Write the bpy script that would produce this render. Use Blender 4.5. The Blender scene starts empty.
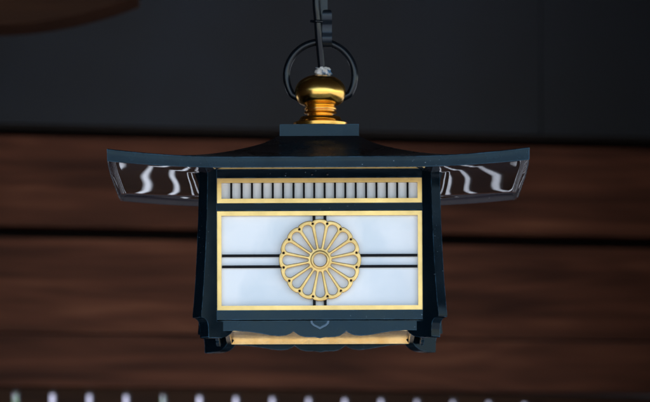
import bpy, bmesh, math, random
from mathutils import Vector, Matrix
random.seed(4)
S = bpy.context.scene
COL = S.collection
R = math.radians

# ---------------------------------------------------------------- measuring
FPX = 5626.0          # focal length in photo pixels (650 px wide)
DCAM = 6.65           # camera to the front edge of the lantern roof, metres
PITCH = 5.42          # camera tilt, degrees
YC = 0.25             # lantern centre, metres behind its front edge
def Z(py, y):         # height of something seen at photo row py when it stands y metres behind the roof edge
    return (DCAM + y) * math.tan(R(PITCH) + math.atan((201 - py) / FPX))
def K(y):             # metres per photo pixel at depth y
    return (DCAM + y) / FPX

# ---------------------------------------------------------------- materials
def new_mat(name):
    m = bpy.data.materials.new(name); m.use_nodes = True
    nt = m.node_tree; b = nt.nodes['Principled BSDF']
    return m, nt, b
def N(nt, t, **kw):
    n = nt.nodes.new(t)
    for k, v in kw.items(): setattr(n, k, v)
    return n
def noise(nt, scale, detail=4, rough=.55, stretch=None, dist=0):
    tc = N(nt, 'ShaderNodeTexCoord'); mp = N(nt, 'ShaderNodeMapping')
    nt.links.new(tc.outputs['Object'], mp.inputs[0])
    if stretch: mp.inputs['Scale'].default_value = stretch
    n = N(nt, 'ShaderNodeTexNoise'); n.inputs['Scale'].default_value = scale
    n.inputs['Detail'].default_value = detail; n.inputs['Roughness'].default_value = rough
    n.inputs['Distortion'].default_value = dist
    nt.links.new(mp.outputs[0], n.inputs['Vector'])
    return n
def ramp(nt, src, stops):
    r = N(nt, 'ShaderNodeValToRGB')
    els = r.color_ramp.elements
    while len(els) < len(stops): els.new(.5)
    for e, (p, c) in zip(els, stops):
        e.position = p; e.color = (*c, 1) if len(c) == 3 else c
    nt.links.new(src, r.inputs[0]); return r
def bump(nt, src, b, strength, dist):
    n = N(nt, 'ShaderNodeBump'); n.inputs['Strength'].default_value = strength
    n.inputs['Distance'].default_value = dist
    nt.links.new(src, n.inputs['Height']); nt.links.new(n.outputs[0], b.inputs['Normal']); return n
def g(v): return (v, v, v)

def lacquer(name, c0, c1, rough0, rough1, bumps=.25, bscale=26, bdist=.002, spec=.5, stretch=None, tint=None, glint_wear=False):
    m, nt, b = new_mat(name)
    a = noise(nt, 22, 6, .6)
    r = ramp(nt, a.outputs['Fac'], [(.3, c0), (.7, c1)])
    # fine rubbed specks
    s = noise(nt, 240, 3, .7)
    sr = ramp(nt, s.outputs['Fac'], [(.68, g(0)), (.73, g(1))])
    big = noise(nt, 9, 3, .5)
    br = ramp(nt, big.outputs['Fac'], [(.52, g(0)), (.62, g(1))])
    mu = N(nt, 'ShaderNodeMath', operation='MULTIPLY')
    nt.links.new(sr.outputs[0], mu.inputs[0]); nt.links.new(br.outputs[0], mu.inputs[1])
    mx = N(nt, 'ShaderNodeMix', data_type='RGBA')
    nt.links.new(mu.outputs[0], mx.inputs['Factor']); nt.links.new(r.outputs[0], mx.inputs[6])
    mx.inputs[7].default_value = (.22, .28, .33, 1)
    if glint_wear:  # worn edges, their pale blue also painted in for edge highlights
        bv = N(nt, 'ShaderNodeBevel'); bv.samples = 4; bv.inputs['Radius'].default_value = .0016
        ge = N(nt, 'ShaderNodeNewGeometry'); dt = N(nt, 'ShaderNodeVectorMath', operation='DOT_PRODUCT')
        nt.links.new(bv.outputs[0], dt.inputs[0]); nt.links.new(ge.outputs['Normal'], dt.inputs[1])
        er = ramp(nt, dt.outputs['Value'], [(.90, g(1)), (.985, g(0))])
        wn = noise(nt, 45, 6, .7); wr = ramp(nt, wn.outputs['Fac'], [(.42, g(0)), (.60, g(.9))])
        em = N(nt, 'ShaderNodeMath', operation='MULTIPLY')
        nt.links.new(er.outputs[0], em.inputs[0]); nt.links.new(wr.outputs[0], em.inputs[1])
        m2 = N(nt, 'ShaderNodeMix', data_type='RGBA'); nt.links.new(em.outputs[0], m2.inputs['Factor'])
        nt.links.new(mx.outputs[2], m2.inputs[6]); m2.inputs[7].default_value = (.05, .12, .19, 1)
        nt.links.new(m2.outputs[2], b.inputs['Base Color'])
    else: nt.links.new(mx.outputs[2], b.inputs['Base Color'])
    rr = ramp(nt, a.outputs['Fac'], [(.3, g(rough0)), (.7, g(rough1))])
    nt.links.new(rr.outputs[0], b.inputs['Roughness'])
    b.inputs['Specular IOR Level'].default_value = spec
    if tint: b.inputs['Specular Tint'].default_value = (*tint, 1)
    w = noise(nt, bscale, 2 if not stretch else 0, .4, stretch)
    bump(nt, w.outputs['Fac'], b, bumps, bdist)
    return m
M_lac = lacquer('blue_black_lacquer', (.002, .010, .017), (.005, .018, .029), .16, .34, .35, 30, .0015, spec=.26, tint=(.62, .84, 1), glint_wear=True)
M_post = lacquer('post_lacquer', (.0010, .004, .007), (.002, .006, .010), .10, .22, .3, 18, .0015, spec=.12, tint=(.62, .84, 1), glint_wear=True)
M_sof = lacquer('gloss_black_lacquer', (.030, .027, .035), (.044, .038, .048), .02, .045, 1.0, 1.0, .0016, stretch=(9, 4, .5))
b_ = M_sof.node_tree.nodes['Principled BSDF']; b_.inputs['Coat Weight'].default_value = 1; b_.inputs['Coat Roughness'].default_value = .02
M_sof.node_tree.links.new(b_.inputs['Normal'].links[0].from_socket, b_.inputs['Coat Normal'])
M_roof = lacquer('dark_roof_metal', (.008, .007, .008), (.014, .012, .013), .22, .34, .25, 20, .0015)
M_black, nt, b = new_mat('black_iron')
b.inputs['Base Color'].default_value = (.004, .006, .009, 1); b.inputs['Roughness'].default_value = .2; b.inputs['Specular IOR Level'].default_value = .3
w = noise(nt, 120, 3); bump(nt, w.outputs['Fac'], b, .2, .0008)
M_hook, nt, b = new_mat('worn_steel_hook')
b.inputs['Base Color'].default_value = (.012, .018, .026, 1); b.inputs['Metallic'].default_value = .5
b.inputs['Roughness'].default_value = .32
w = noise(nt, 150, 3); bump(nt, w.outputs['Fac'], b, .2, .0005)

M_bar, nt, b = new_mat('flat_black')
b.inputs['Base Color'].default_value = (.003, .003, .004, 1); b.inputs['Roughness'].default_value = .5; b.inputs['Specular IOR Level'].default_value = .12
def gold(name, c0, c1, r0, r1, bs=.15):
    m, nt, b = new_mat(name)
    a = noise(nt, 60, 6, .65)
    r = ramp(nt, a.outputs['Fac'], [(.3, c0), (.65, c1)])
    nt.links.new(r.outputs[0], b.inputs['Base Color'])
    b.inputs['Metallic'].default_value = 1
    f = noise(nt, 28, 5, .6)
    rr = ramp(nt, f.outputs['Fac'], [(.3, g(r0)), (.7, g(r1))])
    nt.links.new(rr.outputs[0], b.inputs['Roughness'])
    w = noise(nt, 180, 3, .6); bump(nt, w.outputs['Fac'], b, bs, .0006)
    return m
M_gold = gold('satin_gold', (.60, .40, .145), (.69, .465, .18), .27, .38)
M_crest = gold('pale_gold', (.58, .38, .13), (.76, .52, .21), .34, .5)
M_base = gold('rippled_gold', (.80, .54, .22), (.95, .70, .34), .12, .26, .6)
M_brass = gold('polished_gold', (.95, .49, .085), (1.0, .60, .15), .18, .30, .05)

M_pane, nt, b = new_mat('milk_white_pane')
a = noise(nt, 14, 3, .5, dist=.6)
r = ramp(nt, a.outputs['Fac'], [(.36, (.76, .81, .84)), (.60, (.90, .91, .915))])
nt.links.new(r.outputs[0], b.inputs['Base Color']); b.inputs['Roughness'].default_value = .35
b.inputs['Specular IOR Level'].default_value = .4
w = noise(nt, 10, 2); bump(nt, w.outputs['Fac'], b, .1, .001)

M_boss = M_hook.copy(); M_boss.name = 'worn_boss_metal'
M_boss.node_tree.nodes['Principled BSDF'].inputs['Base Color'].default_value = (.055, .09, .13, 1)
M_tape, nt, b = new_mat('frayed_white_sealant')
a = noise(nt, 70, 2, .5)
r = ramp(nt, a.outputs['Fac'], [(.42, (.06, .16, .28)), (.5, (.60, .57, .54)), (.62, (.78, .72, .66))])
nt.links.new(r.outputs[0], b.inputs['Base Color']); b.inputs['Roughness'].default_value = .8
bump(nt, a.outputs['Fac'], b, .6, .003)

def wood(name, dark, mid, light, sc=1.0):
    m, nt, b = new_mat(name)
    # flat-sawn grain: long warped rings running along X
    tc = N(nt, 'ShaderNodeTexCoord'); oi = N(nt, 'ShaderNodeObjectInfo')
    ad = N(nt, 'ShaderNodeVectorMath', operation='ADD')
    sc_ = N(nt, 'ShaderNodeVectorMath', operation='SCALE'); sc_.inputs['Scale'].default_value = 9
    nt.links.new(oi.outputs['Random'], sc_.inputs[0])
    nt.links.new(tc.outputs['Object'], ad.inputs[0]); nt.links.new(sc_.outputs[0], ad.inputs[1])
    mp = N(nt, 'ShaderNodeMapping'); mp.inputs['Scale'].default_value = (.7 * sc, 3 * sc, 8 * sc)
    nt.links.new(ad.outputs[0], mp.inputs[0])
    n1 = N(nt, 'ShaderNodeTexNoise'); n1.inputs['Scale'].default_value = 1.5
    n1.inputs['Detail'].default_value = 2; n1.inputs['Distortion'].default_value = .5
    nt.links.new(mp.outputs[0], n1.inputs['Vector'])
    mul = N(nt, 'ShaderNodeMath', operation='MULTIPLY'); mul.inputs[1].default_value = 55
    nt.links.new(n1.outputs['Fac'], mul.inputs[0])
    sn = N(nt, 'ShaderNodeMath', operation='SINE'); nt.links.new(mul.outputs[0], sn.inputs[0])
    mr = N(nt, 'ShaderNodeMapRange'); mr.inputs[1].default_value = -1; nt.links.new(sn.outputs[0], mr.inputs[0])
    mp2 = N(nt, 'ShaderNodeMapping'); mp2.inputs['Scale'].default_value = (1.5, 8, 22)
    nt.links.new(ad.outputs[0], mp2.inputs[0])
    n2 = N(nt, 'ShaderNodeTexNoise'); n2.inputs['Scale'].default_value = 2; n2.inputs['Detail'].default_value = 5
    nt.links.new(mp2.outputs[0], n2.inputs['Vector'])
    n3 = N(nt, 'ShaderNodeTexNoise'); n3.inputs['Scale'].default_value = 2.2; n3.inputs['Detail'].default_value = 3
    nt.links.new(ad.outputs[0], n3.inputs['Vector'])
    m1 = N(nt, 'ShaderNodeMath', operation='MULTIPLY_ADD'); m1.inputs[1].default_value = .09
    nt.links.new(mr.outputs[0], m1.inputs[0]); nt.links.new(n2.outputs['Fac'], m1.inputs[2])
    m2 = N(nt, 'ShaderNodeMath', operation='MULTIPLY_ADD'); m2.inputs[1].default_value = .7
    nt.links.new(n3.outputs['Fac'], m2.inputs[0]); nt.links.new(m1.outputs[0], m2.inputs[2])
    m3 = N(nt, 'ShaderNodeMath', operation='MULTIPLY'); m3.inputs[1].default_value = .55
    nt.links.new(m2.outputs[0], m3.inputs[0])
    r = ramp(nt, m3.outputs[0], [(.38, dark), (.54, mid), (.72, light)])
    nt.links.new(r.outputs[0], b.inputs['Base Color']); b.inputs['Roughness'].default_value = .6
    b.inputs['Specular IOR Level'].default_value = .12
    bump(nt, m2.outputs[0], b, .3, .002)
    return m
M_wood = wood('stained_cedar', (.046, .0145, .0075), (.112, .0365, .019), (.22, .080, .041))
M_arch = wood('aged_timber', (.025, .009, .004), (.04, .015, .006), (.06, .025, .01))
M_dwood = wood('blackened_timber', (.010, .006, .005), (.016, .010, .008), (.024, .015, .012))
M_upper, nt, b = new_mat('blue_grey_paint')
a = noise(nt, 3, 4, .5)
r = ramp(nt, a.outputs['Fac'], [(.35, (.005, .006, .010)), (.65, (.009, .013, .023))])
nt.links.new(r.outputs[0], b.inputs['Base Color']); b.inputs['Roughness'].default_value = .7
M_grav, nt, b = new_mat('pale_gravel')
a = noise(nt, 30, 8, .7)
r = ramp(nt, a.outputs['Fac'], [(.3, (.50, .49, .47)), (.7, (.66, .65, .63))])
nt.links.new(r.outputs[0], b.inputs['Base Color']); b.inputs['Roughness'].default_value = .9
bump(nt, a.outputs['Fac'], b, .6, .01)

# ---------------------------------------------------------------- mesh helpers
def tag(o, label=None, cat=None, group=None, kind=None):
    if label: o['label'] = label
    if cat: o['category'] = cat
    if group: o['group'] = group
    if kind: o['kind'] = kind
    return o
def empty(name, loc, rot=(0, 0, 0)):
    o = bpy.data.objects.new(name, None); COL.objects.link(o)
    o.location = loc; o.rotation_euler = rot; o.empty_display_size = .05; return o
def link(name, bm, mat, parent=None, smooth=None, bevel=0, seg=2):
    if bevel:
        es = [e for e in bm.edges if len(e.link_faces) == 2 and e.calc_face_angle(0) > R(35)]
        bmesh.ops.bevel(bm, geom=es, offset=bevel, segments=seg, affect='EDGES', profile=.5, clamp_overlap=True)
    bmesh.ops.recalc_face_normals(bm, faces=bm.faces)
    me = bpy.data.meshes.new(name); bm.to_mesh(me); bm.free()
    me.materials.append(mat)
    if smooth is not None:
        for p in me.polygons: p.use_smooth = True
        me.set_sharp_from_angle(angle=R(smooth))
    o = bpy.data.objects.new(name, me); COL.objects.link(o)
    if parent: o.parent = parent
    return o
def box(bm, x0, x1, y0, y1, z0, z1):
    vs = [bm.verts.new(p) for p in ((x0,y0,z0),(x1,y0,z0),(x1,y1,z0),(x0,y1,z0),(x0,y0,z1),(x1,y0,z1),(x1,y1,z1),(x0,y1,z1))]
    for f in ((0,3,2,1),(4,5,6,7),(0,1,5,4),(1,2,6,5),(2,3,7,6),(3,0,4,7)):
        bm.faces.new([vs[i] for i in f])
def prism(bm, pts, a, bb, fn):      # pts 2D outline, extruded between a and bb; fn(u,v,w)->xyz
    A = [bm.verts.new(fn(u, v, a)) for u, v in pts]; B = [bm.verts.new(fn(u, v, bb)) for u, v in pts]
    n = len(pts)
    bm.faces.new(A); bm.faces.new(B[::-1])
    for i in range(n): bm.faces.new((A[i], A[(i+1) % n], B[(i+1) % n], B[i]))
def lathe(bm, prof, cx=0, cy=0, seg=64):
    rings = []
    for r, z in prof:
        if r < 1e-6: rings.append([bm.verts.new((cx, cy, z))])
        else: rings.append([bm.verts.new((cx + r*math.cos(2*math.pi*i/seg), cy + r*math.sin(2*math.pi*i/seg), z)) for i in range(seg)])
    for a, b_ in zip(rings, rings[1:]):
        for i in range(seg):
            j = (i + 1) % seg
            if len(a) == 1: bm.faces.new((a[0], b_[i], b_[j]))
            elif len(b_) == 1: bm.faces.new((a[i], b_[0], a[j]))
            else: bm.faces.new((a[i], b_[i], b_[j], a[j]))
    if len(rings[0]) > 1: bm.faces.new(rings[0])
def tube(bm, pts, rad, seg=16, caps=True):
    pts = [Vector(p) for p in pts]; prev = None; up = Vector((0, 1, 0))
    for i, p in enumerate(pts):
        t = (pts[min(i+1, len(pts)-1)] - pts[max(i-1, 0)]).normalized()
        s = t.cross(up)
        if s.length < .05: s = t.cross(Vector((1, 0, 0)))
        s.normalize(); u = s.cross(t)
        r = rad(i / (len(pts)-1)) if callable(rad) else rad
        ring = [bm.verts.new(p + s*(r*math.cos(2*math.pi*k/seg)) + u*(r*math.sin(2*math.pi*k/seg))) for k in range(seg)]
        if prev:
            for k in range(seg): bm.faces.new((prev[k], prev[(k+1) % seg], ring[(k+1) % seg], ring[k]))
        elif caps: bm.faces.new(ring[::-1])
        prev = ring
    if caps: bm.faces.new(prev)
def smooth_path(pts, n=8):          # Catmull-Rom
    out = []
    P = [pts[0]] + list(pts) + [pts[-1]]
    P = [Vector(p) for p in P]
    for i in range(1, len(P)-2):
        for k in range(n):
            t = k / n
            out.append(.5*((2*P[i]) + (P[i+1]-P[i-1])*t + (2*P[i-1]-5*P[i]+4*P[i+1]-P[i+2])*t*t + (3*P[i]-P[i-1]-3*P[i+1]+P[i+2])*t**3))
    out.append(P[-2]); return out
def interp(tab, x):
    for (a, va), (b_, vb) in zip(tab, tab[1:]):
        if x <= b_: return va + (vb-va)*(x-a)/(b_-a)
    return tab[-1][1]

# ================================================================ THE LANTERN
CX = (320 - 325) * K(.12)
ZB = Z(337.8, .11)
L = empty('hanging_lantern', (CX, YC, ZB), (0, R(-.22), 0))
tag(L, 'dark blue metal lantern with white panes, gold frames, flower crest and upturned square roof', 'lantern')
BF = .128                      # half width of the body
kb = K(YC - BF)
def zb(py): return Z(py, YC - BF) - ZB
def X(px): return px * kb

# ---- roof: square concave hip roof with turned-up corners
k0 = K(0); k0 *= 212.6/211.5; HW = 211.5 * k0
z_eave = Z(156.2, 0) - ZB
prof = [(0, 42), (30, 42), (40, 39), (50, 33), (60, 28), (75, 22.6), (90, 17.8), (110, 12.6), (130, 8.8), (150, 5.8), (170, 3.2), (190, 1.2), (211.5, 0)]
pv = smooth_path([(a, b_, 0) for a, b_ in prof], 6)
def ph(r): return interp([(p[0], p[1]) for p in pv], r)
def up(s, r):                  # corner lift in px at side parameter s, ring radius r
    a = max(0, (abs(s) - .42) / .58)
    return 8.2 * a**1.9 * max(0, r / 211.5)**4
def ring_verts(bm, r, zf, n):
    out = []
    for side in range(4):
        for i in range(n):
            s = -1 + 2*i/n
            x, y = s*r, -r
            for _ in range(side): x, y = -y, x
            out.append(bm.verts.new((x*k0, y*k0, zf(s, r))))
    return out
def rings_mesh(rings):         # rings: list of (r, zf)
    bm = bmesh.new(); n = 40; prev = None
    for r, zf in rings:
        cur = ring_verts(bm, r, zf, n)
        if prev:
            m_ = len(cur)
            for i in range(m_): bm.faces.new((prev[i], prev[(i+1) % m_], cur[(i+1) % m_], cur[i]))
        prev = cur
    return bm
def topz(s, r): return z_eave + (ph(r) + up(s, r)) * k0
rr = [36, 40, 45, 50, 56, 62, 70, 78, 86, 95, 105, 115, 126, 138, 150, 162, 174, 184, 192, 199, 205, 209]
roof = link('roof', rings_mesh([(r, topz) for r in rr]), M_roof, L, smooth=30)
roof.location = (-1.0*k0, 0, 0)
FT = 11.0                      # fascia height in px
def botz(d): return lambda s, r: z_eave + (up(s, 211.5) - FT - 1.5*max(0, (abs(s)-.4)/.6)**2 + d) * k0
def faz(d): return lambda s, r: z_eave + (up(s, 211.5) + d) * k0
bm = rings_mesh([(208.6, faz(.1)), (210.8, faz(.05)), (211.5, faz(-.6)), (211.2, faz(-4)), (211.1, botz(.5)), (210.8, botz(0)), (210.5, botz(0)), (210.4, botz(1.5))])
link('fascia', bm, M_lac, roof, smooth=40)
def sofz(d):
    def f(s, r):
        t = max(0, min(1, (209 - r)/60))
        lip = 1.5*max(0, (abs(s)-.4)/.6)**2 * (1 - t)
        return z_eave + (up(s, min(211.5, r + 3)) - FT - lip + d + 5.5*(1 - r/206.6)) * k0
    return f
sr_ = [(210.6, .02), (210.0, -.03), (209.6, .5), (209.4, 2.0), (209.0, 3.8), (208.2, 5.0), (206.6, 5.8), (204, 6.2), (200, 6.4), (194, 6.6), (188, 6.8), (180, 7), (170, 7.1), (158, 7.1), (146, 7.1),
       (134, 7.1), (126, 7.4), (118, 9.4), (112, 11.4), (106, 12.6), (60, 12.6)]
sof = link('soffit', rings_mesh([(r, sofz(d)) for r, d in sr_]), M_sof, roof, smooth=60)
M_lip = M_sof.copy(); M_lip.name = 'gloss_black_lip'      # rolled edge: same lacquer, no waves
for l_ in [l_ for l_ in M_lip.node_tree.links if l_.to_socket.name in ('Normal', 'Coat Normal')]: M_lip.node_tree.links.remove(l_)
M_lip.node_tree.nodes['Principled BSDF'].inputs['Roughness'].default_value = .3
M_lip.node_tree.nodes['Principled BSDF'].inputs['Coat Weight'].default_value = 0; M_lip.node_tree.nodes['Principled BSDF'].inputs['Specular IOR Level'].default_value = .2
sof.data.materials.append(M_lip)
for p_ in sof.data.polygons:
    c_ = p_.center
    if max(abs(c_.x), abs(c_.y)) > 203*k0: p_.material_index = 1
for v in sof.data.vertices:          # sheet metal bellies a little between the side eaves
    ax, y_ = abs(v.co.x), v.co.y; E_ = 206*k0
    f = max(0, 1 - (abs(y_)/(205*k0))**8)
    z_ = .62*(max(0, ax - .12)**2 - (E_ - .12)**2)
    z_ += .0062*(ax - E_)*math.sin(2*math.pi*(y_/.33 + (.15 if v.co.x < 0 else .93)))*(1 if ax > .1 else 0)
    g_ = max(0, min(1, (ax - .108)/.03)); g_ = g_*g_*(3 - 2*g_)
    v.co.z += z_ * f * g_

# ---- neck block and finial
y1 = YC - .048; k1 = K(y1)
bm = bmesh.new(); h = 39.8 * k1
box(bm, -h, h, -h, h, Z(136.5, y1) - ZB, Z(124.2, y1) - ZB)
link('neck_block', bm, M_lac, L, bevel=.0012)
kc = K(YC)
def zc(py): return Z(py, YC) - ZB
FX = 1.2 * kc
fp = [(0,126.5),(27,126.5),(27.4,123.4),(26.6,122.6),(24,121.8),(21.4,120),(20.6,118.4),(20,117.3),(17,117),(13.4,116.4),(12.8,115.4),(13.4,114.2),(16,113.8),(16.8,112.8),
      (16.2,111.8),(14.4,111.4),(14.6,110.6),(16.2,110),(16.4,109),(15.2,108),(14.8,107.2),(15.6,106.2),(17.6,105.4),(20.4,104),(23,101.4),(24.9,98),(25.7,94.8),(25.8,91.5),
      (25.2,88),(23.6,84.6),(21,81.4),(17.6,78.8),(13.4,76.8),(9,75.6),(5,75.1),(0,75)]
bm = bmesh.new(); lathe(bm, [(r*kc, zc(p)) for r, p in fp], cx=FX, seg=96)
fin = link('finial', bm, M_brass, L, smooth=50)
# ring that rises from both sides of the finial
bm = bmesh.new(); rc = (FX + .3*kc, zc(76)); rm = 34.4*kc
pts = [(rc[0] + rm*math.sin(a), 0, rc[1] + rm*math.cos(a)) for a in [R(-130 + 260*i/80) for i in range(81)]]
eL, eR = pts[0], pts[-1]
pts = [(FX - 14*kc, 0, zc(99)), (FX - 20*kc, 0, zc(99.3))] + pts[2:-2] + [(FX + 20*kc, 0, zc(99.3)), (FX + 14*kc, 0, zc(99))]
tube(bm, pts, 3.6*kc, 20)
link('hanging_ring', bm, M_black, L, smooth=60)
# frayed sealing tape where the cable enters
bm = bmesh.new()
bmesh.ops.create_icosphere(bm, subdivisions=4, radius=1)
rnd = random.Random(3)
ph_ = [rnd.uniform(0, 6) for _ in range(9)]
for v in bm.verts:
    c = v.co
    d = 1 + .16*math.sin(5*c.x+ph_[0])*math.sin(6*c.y+ph_[1]) + .14*math.sin(9*c.z+7*c.x+ph_[2]) + .08*math.sin(17*c.x+13*c.y+ph_[3]) + .06*math.sin(23*c.z-19*c.x+ph_[4])
    sk = .35 * c.x * (1 if c.z > 0 else .3)
    v.co = Vector((c.x*7.8*kc*d, c.y*7*kc*d, (c.z*4.8*d - sk*3 + (1.6 if c.z > 0 else 0)) * kc))
    v.co += Vector((FX + 3.2*kc, 0, zc(73.2)))
link('sealing_tape', bm, M_tape, fin, smooth=60)

# ---- body skeleton
i0, i1 = X(103.2), X(106.2)
bm = bmesh.new(); box(bm, -i1, -i0, -i1, -i0, zb(336), zb(166))
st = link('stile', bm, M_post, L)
for k in (1, 2, 3):
    c = st.copy(); COL.objects.link(c); c.parent = L; c.rotation_euler = (0, 0, k*math.pi/2)
bm = bmesh.new()      # dark lid closing the body under the soffit
box(bm, -i0, i0, -i0, i0, zb(167), zb(165))
link('lid', bm, M_black, L)

def on_sides(first, kids=()):      # copies of a side element on the other three sides
    for k in (1, 2, 3):
        c = first.copy(); COL.objects.link(c); c.parent = first.parent; c.rotation_euler = (0, 0, k*math.pi/2)
        for ch in kids:
            d = ch.copy(); COL.objects.link(d); d.parent = c

# rails
Yf = -BF                       # nominal face plane
def rail(y0, y1_, half, out, name='rail', mat=M_post):
    bm = bmesh.new(); box(bm, -half, half, Yf - out, Yf + .006, y0, y1_)
    o = link(name, bm, mat, L, bevel=.0006)
    return o
r1 = rail(zb(177.9), zb(169.3), X(106.5), .0035)
rv = bmesh.new()
for dx in (-7.5, 8):
    m4 = Matrix.Translation((X(dx), Yf - .0037, zb(174.6))) @ Matrix.Rotation(R(90), 4, 'X')
    bmesh.ops.create_uvsphere(rv, u_segments=16, v_segments=8, radius=.0017, matrix=m4 @ Matrix.Diagonal((1, 1, .6, 1)))
rvo = link('rivet', rv, M_black, r1, smooth=60)
on_sides(r1, [rvo])
on_sides(rail(zb(210.7), zb(203.3), X(106.5), .0035))
rb = rail(zb(319.8), zb(310.3), X(107), .0062, mat=M_lac); on_sides(rb)

def frame_bm(x, z0, z1, t, out, inn):
    bm = bmesh.new()
    O = [(-x, z0), (x, z0), (x, z1), (-x, z1)]; I = [(-x+t, z0+t), (x-t, z0+t), (x-t, z1-t), (-x+t, z1-t)]
    V = {}
    for key, pts in (('O', O), ('I', I)):
        for yy in (Yf - out, Yf + inn):
            V[key, yy] = [bm.verts.new((a, yy, c)) for a, c in pts]
    f, bk = Yf - out, Yf + inn
    for i in range(4):
        j = (i+1) % 4
        bm.faces.new((V['O', f][i], V['O', f][j], V['I', f][j], V['I', f][i]))
        bm.faces.new((V['O', bk][i], V['I', bk][i], V['I', bk][j], V['O', bk][j]))
        bm.faces.new((V['O', f][i], V['O', bk][i], V['O', bk][j], V['O', f][j]))
        bm.faces.new((V['I', f][i], V['I', f][j], V['I', bk][j], V['I', bk][i]))
    return bm
def pane(par, x, z0, z1):
    bm = bmesh.new(); box(bm, -x, x, Yf + .0045, Yf + .0075, z0, z1)
    return link('pane', bm, M_pane, par)
# clerestory rows of small lights: the full row, and the shallow row tucked up under the roof
def light_row(pt, pb, t=4.5):
    fr = link('window', frame_bm(X(103), zb(pb), zb(pt), X(t), .0022, .004), M_gold, L, bevel=(.0010 if t > 3 else .0002), seg=3)
    kids = [pane(fr, X(99), zb(pb - t) - .001, zb(pt + t) + .001)]
    for i in range(18):
        xx = -88.6 + 10.42*i
        bm = bmesh.new(); box(bm, X(xx - 1), X(xx + 1), Yf - .0005, Yf + .0035, zb(pb - t + .6), zb(pt + t - .6))
        kids.append(link('bar', bm, M_bar, fr))
    on_sides(fr, kids)
light_row(178.2, 203)
light_row(162.5, 168.9, 1.5)
# main window
fr = link('window', frame_bm(X(103), zb(310), zb(211.2), X(4.4), .0026, .004), M_gold, L, bevel=.0011, seg=3)
kids = [pane(fr, X(99.5), zb(307), zb(214))]
CZ = zb(260.2)
for py in (255.4, 266.4):
    for s in (-1, 1):
        xs = sorted((s*X(37), s*X(98)))
        bm = bmesh.new(); box(bm, xs[0], xs[1], Yf - .0002, Yf + .0035, zb(py + 1.3), zb(py - 1.3))
        kids.append(link('bar', bm, M_bar, fr, bevel=.0003))
for px in (-5.6, 5.4):
    for a, c in ((215.8, 223), (297, 306)):
        bm = bmesh.new(); box(bm, X(px-1.4), X(px+1.4), Yf - .0002, Yf + .0035, zb(c), zb(a))
        kids.append(link('bar', bm, M_bar, fr, bevel=.0003))
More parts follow.
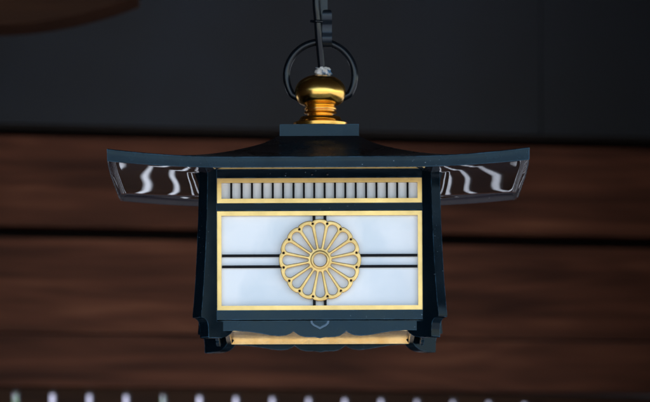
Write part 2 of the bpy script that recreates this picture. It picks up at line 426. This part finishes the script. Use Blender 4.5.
# sixteen-petal flower crest, a pierced plate
def crest():
    from mathutils.geometry import delaunay_2d_cdt
    def rot(p, a): return (p[0]*math.cos(a) - p[1]*math.sin(a), p[0]*math.sin(a) + p[1]*math.cos(a))
    loops = []; out = []
    for k in range(16):            # scalloped rim: arcs centred on each petal
        a = R(90 + 22.5*k)
        for i in range(14):
            u = -1 + 2*i/14; rr_ = 39.3 + 2.0*math.sqrt(max(0, 1 - u*u)); out.append(rot((rr_, 0), a + R(11.25*u)))
    loops.append(out)
    for k in range(16):
        a = R(90 + 22.5*k); pet = []
        for i in range(13):
            th = R(-88 + 176*i/12); pet.append((33.0 + 4.5*math.cos(th), 4.85*math.sin(th)))
        for i in range(7):
            th = R(92 + 176*i/6); pet.append((12.9 + 1.1*math.cos(th), 1.3*math.sin(th)))
        loops.append([rot(p, a) for p in pet])
        a2 = a + R(11.25)
        loops.append([(37.3*math.cos(a2) + 0.95*math.cos(t), 37.3*math.sin(a2) + 0.95*math.sin(t)) for t in [2*math.pi*i/10 for i in range(10)]])
    loops.append([(6.4*math.cos(R(i*10)), 6.4*math.sin(R(i*10))) for i in range(36)])
    vs = []; es = []
    for lp in loops:
        n0 = len(vs); vs += [Vector(p) for p in lp]; es += [(n0+i, n0+(i+1) % len(lp)) for i in range(len(lp))]
    V, E_, F, *_ = delaunay_2d_cdt(vs, es, [], 0, 1e-5)
    def inside(p, lp):
        c = False
        for i in range(len(lp)):
            (x0, y0), (x1, y1) = lp[i-1], lp[i]
            if (y0 > p[1]) != (y1 > p[1]) and p[0] < (x1-x0)*(p[1]-y0)/(y1-y0)+x0: c = not c
        return c
    bm = bmesh.new(); bv = [bm.verts.new((v.x*kb, v.y*kb, 0)) for v in V]
    for f in F:
        c = (sum(V[i].x for i in f)/3, sum(V[i].y for i in f)/3)
        if inside(c, loops[0]) and not any(inside(c, l) for l in loops[1:]): bm.faces.new([bv[i] for i in f])
    bmesh.ops.delete(bm, geom=[v for v in bm.verts if not v.link_faces], context='VERTS')
    r_ = bmesh.ops.extrude_face_region(bm, geom=list(bm.faces))
    for v in [g_ for g_ in r_['geom'] if isinstance(g_, bmesh.types.BMVert)]: v.co.z += .0042
    bmesh.ops.recalc_face_normals(bm, faces=bm.faces)
    rim = [e for e in bm.edges if len(e.link_faces) == 2 and e.calc_face_angle(0) > R(60) and min(v.co.z for v in e.verts) > .004]
    bmesh.ops.bevel(bm, geom=rim, offset=.0011, segments=3, affect='EDGES', profile=.5, clamp_overlap=True)
    pins = []                     # dark pins in the small holes between the petals
    for k in range(16):
        a2 = R(90 + 22.5*k + 11.25)
        pins.append(bm.faces.new([bm.verts.new(((37.3*math.cos(a2) + 1.18*math.cos(t))*kb, (37.3*math.sin(a2) + 1.18*math.sin(t))*kb, .0022)) for t in [2*math.pi*i/10 for i in range(10)]]))
    for p_ in pins: p_.material_index = 1
    # raised hub ring
    hub = [(r_*kb, z_) for r_, z_ in ((6.5, .0038), (6.7, .0052), (7.4, .0059), (8.6, .0059), (9.4, .0053), (9.8, .0036))]
    rings = [[bm.verts.new((r_*math.cos(2*math.pi*i/48), r_*math.sin(2*math.pi*i/48), z_)) for i in range(48)] for r_, z_ in hub]
    for A, B in zip(rings, rings[1:]):
        for i in range(48): bm.faces.new((A[i], A[(i+1) % 48], B[(i+1) % 48], B[i]))
    bmesh.ops.transform(bm, matrix=Matrix.Translation((X(.3), Yf - .0010, CZ)) @ Matrix.Rotation(R(90), 4, 'X'), verts=bm.verts)
    o = link('crest', bm, M_crest, fr, smooth=35); o.data.materials.append(M_bar); return o
kids.append(crest())
on_sides(fr, kids)

# ---- aprons with a cusped lower edge, each with a small half-round boss
half = [(0, 338), (5, 336.9), (10, 336.9), (15, 336.8), (20, 335.4), (24, 333), (26.5, 330.9), (29.5, 333.2), (34, 335), (41, 335.7), (50, 334.9), (60, 333), (72, 331.2), (85, 330.3), (100.5, 330.6)]
pts = [(-a, b_) for a, b_ in half[::-1]] + half[1:]
bm = bmesh.new()
out = [(X(a), zb(p)) for a, p in pts] + [(X(100.5), zb(320.5)), (-X(100.5), zb(320.5))]
prism(bm, out, Yf + .0005, Yf + .0045, lambda u, v, w: (u, w, v))
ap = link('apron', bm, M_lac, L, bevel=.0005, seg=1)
bm = bmesh.new()
bs = [(-9.6, 320.6), (-9, 323.5), (-6.5, 326), (-3.2, 327.6), (0, 329.4), (3.2, 327.6), (6.5, 326), (9, 323.5), (9.6, 320.6)]
prism(bm, [(X(a), zb(p)) for a, p in bs], Yf - .0016, Yf + .001, lambda u, v, w: (u, w, v))
bo = link('boss', bm, M_boss, ap, bevel=.0009, seg=2)
bm = bmesh.new()
bs = [(a*.78, 320.6 + (p-320.6)*.74) for a, p in bs]
prism(bm, [(X(a), zb(p)) for a, p in bs], Yf - .0024, Yf - .001, lambda u, v, w: (u, w, v))
bo2 = link('boss', bm, M_lac, ap, bevel=.0006, seg=1)
on_sides(ap, [bo, bo2])

# ---- gold base: recessed plate with a raised border
gh = X(95.5); zt = zb(326)
bm = bmesh.new(); box(bm, -gh, gh, -gh, gh, zt, zt + .004)
bp = link('base_plate', bm, M_base, L)
bm = bmesh.new()
def ringbox(bm, ho, hi, z0, z1):
    for k in range(4):
        m4 = Matrix.Rotation(k*math.pi/2, 4, 'Z'); n0 = len(bm.verts)
        vs = []
        for (x, y, z) in ((-ho,-ho,z0),(ho,-ho,z0),(hi,-hi,z0),(-hi,-hi,z0),(-ho,-ho,z1),(ho,-ho,z1),(hi,-hi,z1),(-hi,-hi,z1)):
            vs.append(bm.verts.new(m4 @ Vector((x, y, z))))
        for f in ((0,3,2,1),(4,5,6,7),(0,1,5,4),(2,3,7,6)): bm.faces.new([vs[i] for i in f])
    bmesh.ops.remove_doubles(bm, verts=bm.verts, dist=.00001)
ringbox(bm, gh + .0012, gh - .0045, zt - .0052, zt + .002)
link('border', bm, M_base, bp, bevel=.0006)

# ---- diagonal corner posts, flared, with a scooped shoulder and a foot
po = [(116.2,160),(116.6,185),(117.3,215),(118.6,250),(120.2,280),(121.8,302),(123,315),(122.8,317),(120.6,317.6),(118.6,319),(117,321.4),(116.2,324.5),(115.8,330),(115.8,336.6),
      (115,337.6),(103,337.8),(98.5,336.6),(94.5,334),(91.6,330.6),(90,326),(90,322),(107.4,321),(107.4,160)]
th = 12.6 * kb
def fin_pt(u, v, w):     # u: px offset from centre as seen from the front, w: across the plate
    d = u * kb * math.sqrt(2); c = math.sqrt(.5)
    return (-c*d + c*w, -c*d - c*w, Z(v, YC - u*kb) - ZB)
bm = bmesh.new(); prism(bm, po, -th/2, th/2, fin_pt)
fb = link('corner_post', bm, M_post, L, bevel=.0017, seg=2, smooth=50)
for k in (1, 2, 3):
    c = fb.copy(); COL.objects.link(c); c.rotation_euler = (0, 0, k*math.pi/2)

# ================================================================ hanger
HX = CX
HB = Z(47, YC)
hk = empty('hanging_hook', (HX + 7*kc, YC, HB))
tag(hk, 'dark steel hook on a flat iron hanger holding the lantern ring', 'hook')
def hz(py): return Z(py, YC) - HB
# curled strap: passes inside the ring and comes up in front of it
path = smooth_path([(0, .0135, hz(24)), (0, .013, hz(32)), (0, .010, hz(40)), (0, .004, hz(45.6)), (0, -.005, hz(45.2)), (0, -.0095, hz(40)),
                    (0, -.0085, hz(33)), (0, -.0095, hz(26)), (0, -.0135, hz(20)), (0, -.014, hz(14.5)), (0, -.011, hz(12.2))], 8)
bm = bmesh.new(); prev = None
for i, p in enumerate(path):
    t = (path[min(i+1, len(path)-1)] - path[max(0, i-1)]).normalized()
    n = Vector((0, -t.z, t.y)); f = i/(len(path)-1)
    w = 4.9*kc * (1 if f < .86 else math.sqrt(max(.04, 1 - ((f-.86)/.145)**2)))
    h_ = 1.5*kc
    cur = [bm.verts.new(p + Vector((sx*w, 0, 0)) + n*(sy*h_)) for sx, sy in ((-1,-1),(1,-1),(1,1),(-1,1))]
    if prev:
        for k in range(4): bm.faces.new((prev[k], prev[(k+1) % 4], cur[(k+1) % 4], cur[k]))
    else: bm.faces.new(cur)
    prev = cur
bm.faces.new(prev)
link('hook', bm, M_hook, hk, smooth=50, bevel=.0006)
bm = bmesh.new(); box(bm, -9.5*kc, 0.5*kc, .004, .012, hz(36), hz(0) + .58)
link('hanger_bar', bm, M_black, hk, bevel=.001)
# cable
bm = bmesh.new()
cp = [(-3.5, .02, -480), (-5.5, -.004, -200), (-4.5, -.012, -60), (-3.9, -.013, 0), (-2.6, -.012, 20), (-1.4, -.010, 38), (.2, -.004, 56), (1.6, 0, 70), (2, 0, 76)]
pts = smooth_path([(x*kc, y, Z(p, YC) - Z(72, YC)) for x, y, p in cp], 8)
tube(bm, pts, lambda t: (4.3 - .9*t)*kc, 18)
cb = link('power_cable', bm, M_black, None, smooth=60)
cb.location = (HX, YC, Z(72, YC))
tag(cb, 'thick black electric cable running down past the hook into the gold finial', 'cable')
bm = bmesh.new()
zt_ = Z(23, YC) - Z(72, YC)
tube(bm, [(-9.4*kc, -.012, zt_ + .0006), (-6.5*kc, -.014, zt_), (-4*kc, -.0185, zt_), (0, -.0165, zt_), (3*kc, -.010, zt_)], 1.5*kc, 10)
link('cable_tie', bm, M_black, cb, smooth=60)

# ================================================================ the building behind
YW = 3.2; kw = K(YW); YAW = R(11.5)
def zw(py): return Z(py, YW) - Z(402, YW)
ZW = Z(402, YW)
W = empty('timber_wall', (0, YW, ZW), (0, 0, YAW))
tag(W, 'dark brown timber wall of wide horizontal boards with black gaps behind the lantern', 'wall')
def board(name, p0, p1, y0, y1_, mat, bev, x0=-2.6, x1=3.2, par=W):
    bm = bmesh.new(); box(bm, x0, x1, y0, y1_, zw(p1), zw(p0))
    o = link(name, bm, mat, par, bevel=bev, seg=3, smooth=40); return o
board('board', 142.5, 231.5, 0, .08, M_wood, .007)
board('board', 244.5, 337.4, -.03, .08, M_wood, .006)
board('board', 339.8, 390.5, -.035, .08, M_wood, .003)
board('backing_board', 60, 338, .14, .16, M_dwood, 0)
# upper blue-grey panel, set back above the boards
U = empty('upper_panel', (0, YW, ZW), (0, 0, YAW))
tag(U, 'plain blue-grey panel above the timber boards, behind the lantern ring', 'wall panel')
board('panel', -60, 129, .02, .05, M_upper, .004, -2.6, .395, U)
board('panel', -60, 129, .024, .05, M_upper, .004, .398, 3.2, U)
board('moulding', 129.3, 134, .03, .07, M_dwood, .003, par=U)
# lattice with bright daylight slots under the boards
G = empty('lattice_screen', (0, YW, ZW), (0, R(.3), YAW))
tag(G, 'dark slatted lattice with narrow bright slots along the bottom edge of the wall', 'lattice')
step = 36.3 * kw / math.cos(YAW) * 1.0
gap = 6.8 * kw
xs = (310 - 325) * kw / math.cos(YAW)
zlow = -1.2 - ZW
for i in range(-26, 30):
    x = xs + i*step
    def gp(j): return gap/2 * (1 if j < 11 else .004)
    bm = bmesh.new(); box(bm, x + gp(i), x + step - gp(i+1), .0, .03, zlow, zw(395.3))
    link('slat', bm, M_arch, G, bevel=.0015)
bm = bmesh.new(); box(bm, -2.6, 3.2, .001, .079, zw(396.4), zw(391.2)); link('top_rail', bm, M_arch, G)
for j, dp in ((5, 1.2), (6, 2.5)):
    bm = bmesh.new(); box(bm, xs + j*step - gap*.48, xs + j*step + gap*.48, .004, .026, zw(396.3 + dp), zw(396.41)); link('packing', bm, M_arch, G)
bm = bmesh.new(); box(bm, xs + 6.5*step, 3.2, -.004, .028, zw(406), zw(396.5)); link('lower_rail', bm, M_arch, G)
bm = bmesh.new(); box(bm, -2.6, 3.2, -.02, .079, -1.6 - ZW, zlow); link('sill', bm, M_dwood, G)
# side post closing off the far ends so that no light leaks round the wall
for nm, x0, x1 in (('end_post', -3.0, -2.6), ('end_post', 3.2, 3.6)):
    bm = bmesh.new(); box(bm, x0, x1, -.06, .2, -1.6 - ZW, zw(-120)); link(nm, bm, M_dwood, W, bevel=.004)
# curved bracket timber, upper left
yb = 2.0; ka = K(yb)
A = []
for i in range(25):
    px = -165 + 300*i/24; A.append(((px - 325)*ka, Z(25 - (px + 15)**2 * 25.5/140**2, yb)))
A += [((135 - 325)*ka, Z(-45, yb)), ((-165 - 325)*ka, Z(-45, yb))]
bm = bmesh.new(); prism(bm, A, 0, .14, lambda u, v, w: (u, yb + w, v))
ar = link('bracket_arm', bm, M_arch, None, bevel=.006)
tag(ar, 'brown curved timber bracket in the upper left corner, above the boards', 'timber bracket')
# eaves above, closing the veranda, and an unseen dark wall added to blacken reflections
bm = bmesh.new(); box(bm, -6, 6, -1.9, 5.5, 1.52, 1.62)
E = link('eave_roof', bm, M_dwood, None); tag(E, 'dark board ceiling of the deep eaves over the lantern', 'roof')
bm = bmesh.new(); box(bm, -3.4, -3.2, -4.2, 3.0, -1.6, 1.519)
Wl = link('unseen_dark_wall', bm, M_dwood, None); tag(Wl, 'unseen dark timber wall added at left to darken reflections', 'wall')

for x0, x1, y0, y1_, lab in ((-.95, -.585, 2.5, 2.98, 'added dark pillar just left of the view, shading the wall end'), (.585, .9, 2.75, 3.2, 'added dark pillar just right of the view, shading the wall end')):
    bm = bmesh.new(); box(bm, x0, x1, y0, y1_, -1.6, 1.519)  # unseen pillars, added to darken both ends of the wall
    tag(link('shade_pillar', bm, M_dwood, None, bevel=.01), lab, 'pillar')
M_leaf, nt, b = new_mat('green_leaves')
a = noise(nt, 30, 3); r = ramp(nt, a.outputs['Fac'], [(.3, (.05, .20, .03)), (.7, (.10, .32, .06))])
nt.links.new(r.outputs[0], b.inputs['Base Color']); b.inputs['Roughness'].default_value = .6
for px, lab in ((15, 'slim green sapling showing through the leftmost bright slot at the bottom left'), (164, 'slim green sapling showing through the bright slot below the lantern roof corner at left')):
    y = 14.0; x = (px - 325) * K(y); rnd = random.Random(px)
    T = empty('sapling', (x, y, -1.6)); tag(T, lab, 'sapling')
    bm = bmesh.new(); tube(bm, [(0, 0, 0), (.01, 0, 1.5), (0, 0, 3.3)], lambda t: .012 - .008*t, 8); link('trunk', bm, M_arch, T, smooth=60)
    bm = bmesh.new()
    for i in range(900):
        h_ = rnd.uniform(2.2, 3.9); w_ = .065 * math.sqrt(max(.05, 1 - ((h_ - 3)/.95)**2))
        a_ = rnd.uniform(0, 6.28); q = math.sqrt(rnd.random()) * w_; c = Vector((q*math.cos(a_), q*math.sin(a_), h_))
        d1 = Vector((rnd.gauss(0, 1), rnd.gauss(0, 1), rnd.gauss(0, 1))).normalized(); d2 = d1.cross(Vector((rnd.gauss(0, 1), .3, rnd.gauss(0, 1)))).normalized()
        bm.faces.new([bm.verts.new(p) for p in (c - d1*.022, c + d2*.008, c + d1*.022, c - d2*.008)])
    link('crown', bm, M_leaf, T)

# ---- ground
bm = bmesh.new(); box(bm, -400, 400, -400, 400, -1.62, -1.6)
tag(link('ground', bm, M_grav), kind='structure')

# added far slope, dims and tints the sky seen through the bright slots
M_dimming_hill, nt, b = new_mat('dimming_slope')
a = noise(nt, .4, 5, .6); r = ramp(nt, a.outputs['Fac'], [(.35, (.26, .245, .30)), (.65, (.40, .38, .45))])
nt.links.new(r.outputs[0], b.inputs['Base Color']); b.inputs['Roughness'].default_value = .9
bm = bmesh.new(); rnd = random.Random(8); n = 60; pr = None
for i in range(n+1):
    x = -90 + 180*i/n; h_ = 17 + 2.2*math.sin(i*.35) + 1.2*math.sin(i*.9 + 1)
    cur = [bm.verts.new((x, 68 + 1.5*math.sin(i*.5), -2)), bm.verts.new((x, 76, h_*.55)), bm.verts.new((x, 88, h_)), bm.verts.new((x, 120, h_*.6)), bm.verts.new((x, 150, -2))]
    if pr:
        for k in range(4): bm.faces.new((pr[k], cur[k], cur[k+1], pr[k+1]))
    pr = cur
tag(link('sky_dimming_hill', bm, M_dimming_hill, smooth=60), kind='structure')
# ================================================================ light
w = bpy.data.worlds.new('World'); S.world = w; w.use_nodes = True
nt = w.node_tree; bg = nt.nodes['Background']
sky = nt.nodes.new('ShaderNodeTexSky'); sky.sky_type = 'NISHITA'; sky.sun_disc = False
SE, SR = 55, 150
sky.sun_elevation = R(SE); sky.sun_rotation = R(SR); sky.air_density = 1.0; sky.dust_density = .4; sky.ozone_density = 2.0
nt.links.new(sky.outputs[0], bg.inputs[0]); bg.inputs[1].default_value = .14
sl = bpy.data.lights.new('sun', 'SUN'); sl.energy = 2.2; sl.angle = R(.5); sl.color = (1, .95, .87)
so = bpy.data.objects.new('sun', sl); COL.objects.link(so)
d = Vector((math.sin(R(SR))*math.cos(R(SE)), math.cos(R(SR))*math.cos(R(SE)), math.sin(R(SE))))
so.rotation_euler = d.to_track_quat('Z', 'Y').to_euler(); so.location = (3, -6, 6)

# ================================================================ camera
cam = bpy.data.cameras.new('camera'); co = bpy.data.objects.new('camera', cam); COL.objects.link(co)
co.location = (0, -DCAM, 0); co.rotation_euler = (R(90 + PITCH), 0, 0)
cam.sensor_width = 36; cam.lens = FPX/650*36; cam.clip_end = 2000; cam.clip_start = .1
cam.dof.use_dof = True; cam.dof.focus_distance = DCAM + .13
AP = .032
cam.dof.aperture_fstop = cam.lens/1000/AP
S.camera = co
S.view_settings.view_transform = 'Standard'; S.view_settings.look = 'None'
S.view_settings.exposure = 1.35; S.view_settings.gamma = 1
